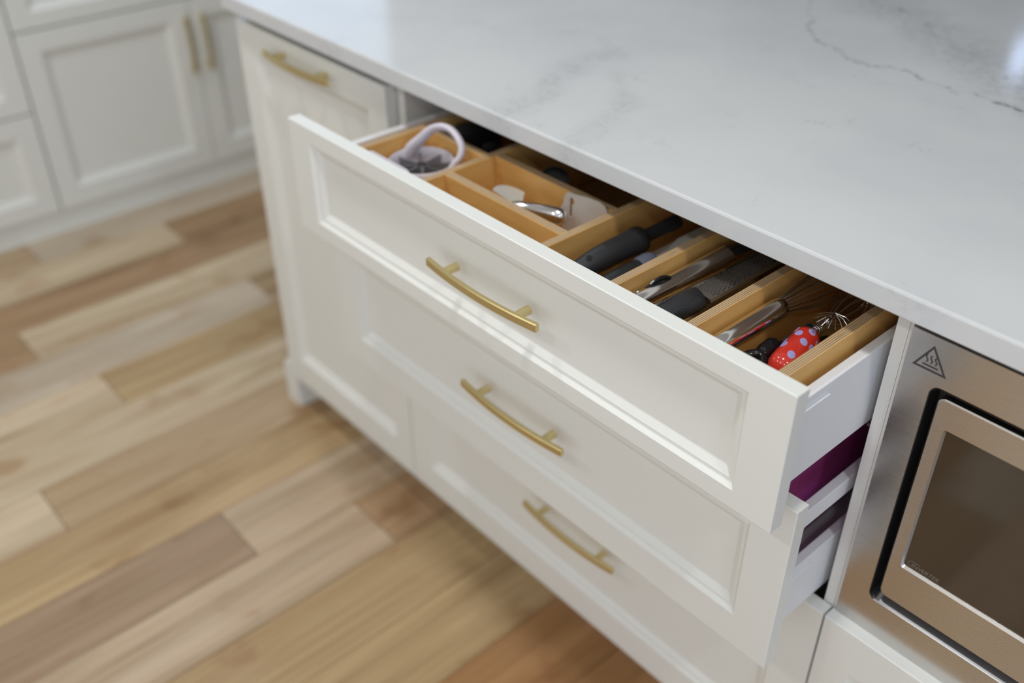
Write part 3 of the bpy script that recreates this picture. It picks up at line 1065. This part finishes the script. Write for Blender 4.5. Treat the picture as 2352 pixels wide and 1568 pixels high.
for p in ((0.6063, 0.0335, 0.8225), (0.6265, 0.112, 0.807)):
    bm = new()
    q = Vector(p)
    tube(bm, [q, q + Vector((0.001, 0.008, 0.0005)), q + Vector((0.003, 0.045, -0.002)), q + Vector((0.004, 0.075, -0.008)), q + Vector((0.004, 0.085, -0.012))], [0.0085, 0.0095, 0.0105, 0.0095, 0.004], 16, 0.45)
    put('tip', bm, M['rubber'], tg, True, 60)

# fine grater (zester): steel plate with raised teeth, ridged black handle
gr = empty('fine_grater', (0.648, -0.02, 0.80))
tag(gr, 'long fine grater with perforated steel plate and ridged black handle', 'grater')
o, d, s, u = frame_at((0.6410, -0.0640, 0.8200), (0.012, 1.0, 0.012), (-0.12, 0, 1))
gf = lambda a, b, c_: o + d * a + s * b + u * c_
bm = new()
hr = []
for a, w, h in ((-0.100, 0.008, 0.004), (-0.094, 0.0125, 0.0065), (-0.070, 0.0150, 0.0085), (-0.045, 0.0168, 0.0100), (-0.022, 0.0180, 0.0105), (-0.008, 0.0185, 0.0098), (0.000, 0.0182, 0.0085), (0.0035, 0.0165, 0.0070)):
    hr.append([gf(a + (-0.0085 * math.cos(2 * PI * k / 24) if a > -0.01 else 0) + (-0.004 * math.cos(2 * PI * k / 24) if -0.03 < a < -0.01 else 0), w * math.cos(2 * PI * k / 24), h * math.sin(2 * PI * k / 24) - 0.002) for k in range(24)])
loops(bm, hr)
put('handle', bm, M['rubber'], gr, True, 60)
bm = new()
for side in (-1, 1):
    for k in range(13):
        a = -0.052 + 0.0034 * k
        w = 0.0168
        pts = []
        for j in range(6):
            th = math.radians(8 + 40 * j / 5)
            pts.append(gf(a - 0.0035 * j / 5, side * (w + 0.0004) * math.cos(th), 0.0104 * math.sin(th) - 0.0016))
        tube(bm, pts, 0.0007, 6)
ridges = put('grip_ridge', bm, M['rubber'], gr, True)
ridges['kind'] = 'stuff'
bm = new()
pw = 0.0165
loops(bm, [[gf(a, b, h) for b, h in ((-pw, -0.004), (-pw + 0.0008, -0.0002), (-pw * 0.5, 0.0016), (0, 0.0020), (pw * 0.5, 0.0016), (pw - 0.0008, -0.0002), (pw, -0.004), (pw - 0.001, -0.004), (pw * 0.5, 0.0004), (0, 0.0010), (-pw * 0.5, 0.0004), (-pw + 0.001, -0.004))] for a in (0.002, 0.11, 0.218)])
put('plate', bm, M['grater_steel'], gr, True, 50)
bm = new()
for i in range(42):
    for j in range(7):
        a = 0.012 + 0.0046 * i
        b = (j - 3) * 0.0043 + (0.00215 if i % 2 else 0) - 0.001
        if abs(b) > pw - 0.0018:
            continue
        h = 0.0021 - 0.9 * b * b * 6.0
        box(bm, -0.0010, 0.0010, -0.0008, 0.0008, -0.0004, 0.0004, 0, 1, Matrix.Translation(gf(a, b, h)) @ Matrix.Rotation(0.5, 4, 'X'))
t_ = put('teeth', bm, M['gasket'], gr)
t_['kind'] = 'stuff'

# black ridged peeler between the tongs and the grater
pe = empty('ridged_peeler', (0.625, -0.05, 0.79))
tag(pe, 'slim black ridged handle with steel shank, wedged between the tongs and the grater', 'kitchen utensil')
bm = new()
ph = lerp((0.6165, -0.1400, 0.7890), (0.6200, 0.0200, 0.7930), 40)
tube(bm, ph, [0.0045] + [0.0072 + (0.0006 if k % 2 else -0.0002) for k in range(39)] + [0.0045], 12, 0.8)
put('handle', bm, M['rubber'], pe, True, 70)
bm = new()
o3_, d3_, s3_, u3_ = frame_at((0.6201, 0.0206, 0.7930), (0.02, 1, 0.0))
sheet(bm, [(0, -0.003), (0.05, -0.004), (0.14, -0.006), (0.15, 0.0), (0.14, 0.006), (0.05, 0.004), (0, 0.003)], lambda a, b, c_: o3_ + d3_ * a + s3_ * b + u3_ * c_, 0.0014)
put('shank', bm, M['steel'], pe)

# lilac grey sheath
bm = new()
o2, d2, s2, u2 = frame_at((0.6690, -0.052, 0.7990), (0.0, 1, 0.0), (-0.12, 0, 1))
sheet(bm, [(0, -0.014), (0.20, -0.014), (0.21, -0.008), (0.21, 0.008), (0.20, 0.014), (0, 0.014)], lambda a, b, c_: o2 + d2 * a + s2 * b + u2 * c_, 0.0022)
tag(put('blade_sheath', bm, M['lilac_grey']), 'lilac grey plastic blade cover beside the perforated grater plate', 'blade cover')


# whisks
def whisk_wires(bm, o, d, up, length, radius, count, rw, start_r):
    o, d, s, u = frame_at(o, d, up)
    for k in range(count):
        a = PI * k / count
        e = s * math.cos(a) + u * math.sin(a)
        pts = []
        for i in range(25):
            t = PI * i / 24
            # balloon loop: leaves at +e, rounds the tip, returns at -e
            x = length * (1 - abs(math.cos(t)) ** 1.6)
            prof_ = math.cos(t)
            rad_ = radius * math.copysign(abs(prof_) ** 0.55, prof_) * min(1.0, start_r / radius + (1 - start_r / radius) * min(1.0, x / length * 1.55))
            pts.append(o + d * x + e * rad_)
        tube(bm, pts, rw, 6, caps=True)


wk = empty('steel_whisk', (0.7120, 0.0000, 0.7970))
tag(wk, 'large balloon whisk with a plain polished steel handle in the rightmost compartment', 'whisk')
bm = new()
tube(bm, [(0.7105, -0.1560, 0.8150), (0.7105, -0.1520, 0.8150), (0.7108, -0.1000, 0.8155), (0.7115, -0.0200, 0.8160), (0.7117, -0.0105, 0.8162), (0.7117, -0.0090, 0.8162)], [0.006, 0.0105, 0.0112, 0.0118, 0.0118, 0.0106], 28)
put('handle', bm, M['steel'], wk, True, 60)
bm = new()
whisk_wires(bm, (0.7117, -0.0100, 0.8162), (0.10, 1, -0.02), (0, 0, 1), 0.20, 0.036, 8, 0.00075, 0.0085)
put('wires', bm, M['wire'], wk, True)

rw = empty('red_whisk', (0.757, -0.04, 0.78))
tag(rw, 'small spring whisk with a shiny red handle dotted in lavender', 'whisk')
rp = [((0.7685, -0.0902, 0.7977), 0.001), ((0.7682, -0.0887, 0.7978), 0.007), ((0.7676, -0.0855, 0.7979), 0.0117), ((0.7668, -0.0808, 0.7982), 0.015), ((0.7655, -0.074, 0.7985), 0.0165), ((0.7617, -0.0536, 0.7995), 0.0161), ((0.756, -0.023, 0.801), 0.015), ((0.7548, -0.0168, 0.8013), 0.0136), ((0.7541, -0.0126, 0.8015), 0.0106), ((0.7535, -0.0097, 0.8017), 0.0063), ((0.7533, -0.0083, 0.8017), 0.001)]
bm = new()
tube(bm, [p for p, r in rp], [r for p, r in rp], 28)
put('handle', bm, M['red'], rw, True, 70)
# lavender dots laid on the handle


def red_at(t, ang):
    """point and normal on the handle: t in metres from the near end, ang around (0 = right, 90 = up)"""
    y = rp[0][0][1] + t
    for (p, r), (q, r2) in zip(rp, rp[1:]):
        if p[1] <= y <= q[1]:
            k = (y - p[1]) / (q[1] - p[1])
            c_ = Vector(p).lerp(Vector(q), k)
            rr = r + (r2 - r) * k
            a = math.radians(ang)
            nrm = Vector((math.cos(a), 0.0, math.sin(a)))
            return c_ + nrm * rr, nrm, Vector((-0.16, 1, 0.1)).normalized(), c_, rr
    return None


for t, ang in ((0.046, 66), (0.055, 108), (0.068, 66), (0.051, 22), (0.030, 128), (0.040, 150), (0.066, 145), (0.066, 10), (0.030, 5), (0.018, 70)):
    pnt, nrm, ax, c_, rr = red_at(t, ang)
    bm = new()
    n = 14
    rings = []
    for rad, lift in ((0.0046, -0.0004), (0.0046, 0.00025), (0.0034, 0.00035)):
        ring = []
        for k in range(n):
            a = 2 * PI * k / n
            tt = t + rad * 1.15 * math.sin(a)
            r_ = red_at(min(max(tt, 0.003), 0.081), ang + math.degrees(rad * math.cos(a) / rr))
            ring.append(r_[0] + r_[1] * lift)
        rings.append(ring)
    loops(bm, rings)
    put('dot', bm, M['lavender'], rw, True)
bm = new()
path = []
for i in range(240):
    t = i / 239
    c_ = Vector((0.7534, -0.0085, 0.8015)).lerp(Vector((0.7520, 0.030, 0.8030)), t)
    a = t * 2 * PI * 13
    path.append(c_ + Vector((math.cos(a) * 0.0045, 0, math.sin(a) * 0.0045)))
tube(bm, path, 0.00075, 5)
put('spring', bm, M['wire'], rw, True)
bm = new()
whisk_wires(bm, (0.7535, 0.025, 0.8000), (0.05, 1, 0.06), (0, 0, 1), 0.070, 0.026, 5, 0.0007, 0.004)
put('wires', bm, M['wire'], rw, True)
bm = new()
for k in range(9):
    a = math.radians(-70 + 22 * k)
    o = Vector((0.7590, 0.0230, 0.8170))
    tube(bm, [o, o + Vector((0.010 * math.sin(a) + 0.002, -0.013 * math.cos(a) - 0.001, -0.001)), o + Vector((0.020 * math.sin(a), -0.021 * math.cos(a), -0.008))], 0.00055, 5)
put('tip_wires', bm, M['wire'], rw, True)

# black loop-handled tool and teal tool between the whisks
bl = empty('black_loop_tool', (0.735, -0.08, 0.78))
tag(bl, 'glossy black tool with a finger loop, left of the red dotted handle', 'kitchen utensil')
bm = new()
loop = []
for k in range(25):
    a = 2 * PI * k / 24
    loop.append(Vector((0.7365 + 0.0115 * math.cos(a), -0.0930 + 0.0185 * math.sin(a), 0.7900 + 0.004 * math.sin(a))))
tube(bm, loop, 0.0056, 12, 1.4, caps=False)
tube(bm, [(0.7360, -0.075, 0.793), (0.7350, -0.065, 0.796), (0.7335, -0.050, 0.7985), (0.7330, -0.044, 0.7985)], [0.0075, 0.0090, 0.0072, 0.0035], 14, 0.9)
put('handle', bm, M['gloss_black'], bl, True, 60)
bm = new()
tube(bm, [(0.7335, -0.050, 0.7985), (0.737, 0.0, 0.776), (0.739, 0.06, 0.757)], [0.004, 0.0045, 0.004], 10, 0.5)
put('shaft', bm, M['gloss_black'], bl, True)
bm = new()
tube(bm, [(0.7385, -0.0400, 0.7850), (0.7380, -0.0330, 0.7870), (0.7365, -0.0080, 0.7880), (0.7360, 0.02, 0.7870), (0.7355, 0.024, 0.7870)], [0.004, 0.0070, 0.0070, 0.0065, 0.003], 16, 0.8)
tag(put('teal_handle_tool', bm, M['teal'], None, True, 60), 'dark teal handle tucked between the red handle and the steel whisk', 'kitchen utensil')

# ------------------------------------------------------------------ things in the second drawer
pb = empty('purple_bin', (0.72, 0.03, 0.48))
tag(pb, 'dark magenta plastic bin seen through the gap of the second drawer', 'storage bin')
x0, x1, y0, y1, z0, z1 = 0.58, 0.788, -0.100, 0.26, 0.4797, 0.7000
bm = new()
ro = [rrect(x0 + e, x1 - e, y0 + e, y1 - e, 0.02) for e in (0.018, 0.006, 0.0)]
ri = [rrect(x0 + e, x1 - e, y0 + e, y1 - e, 0.018) for e in (0.003, 0.009, 0.021)]
V3 = lambda ring, z: [Vector((a, b, z)) for a, b in ring]
loops(bm, [V3(ro[0], z0), V3(ro[1], z0 + 0.08), V3(ro[2], z1), V3(ri[0], z1), V3(ri[1], z0 + 0.08), V3(ri[2], z0 + 0.003)])
put('body', bm, M['purple'], pb, True, 40)
bm = new()
ra = rrect(x0 - 0.003, x1 + 0.003, y0 - 0.003, y1 + 0.003, 0.021)
rb_ = rrect(x0 + 0.001, x1 - 0.001, y0 + 0.001, y1 - 0.001, 0.019)
loops(bm, [V3(rb_, z1 - 0.007), V3(ra, z1 - 0.007), V3(ra, z1 + 0.001), V3(rb_, z1 + 0.001)], False, False)
put('rim', bm, M['purple'], pb, True, 40)

gt = empty('grey_tub', (0.80, -0.07, 0.4797))
tag(gt, 'small pale grey tub low in the second drawer, in front of the magenta bin', 'storage tub')
bm = new()
lathe(bm, [(0.0, 0.0100), (0.001, 0.0118), (0.070, 0.0122), (0.0705, 0.0116), (0.0705, 0.0105), (0.002, 0.0100)], (0.8020, -0.0720, 0.4798), (0, 0, 1), 20, False)
put('body', bm, M['grey_plastic'], gt, True)
bm = new()
lathe(bm, [(0.0, 0.0124), (0.008, 0.0124), (0.010, 0.0110)], (0.8020, -0.0720, 0.5506), (0, 0, 1), 20)
put('lid', bm, M['grey_plastic'], gt, True)
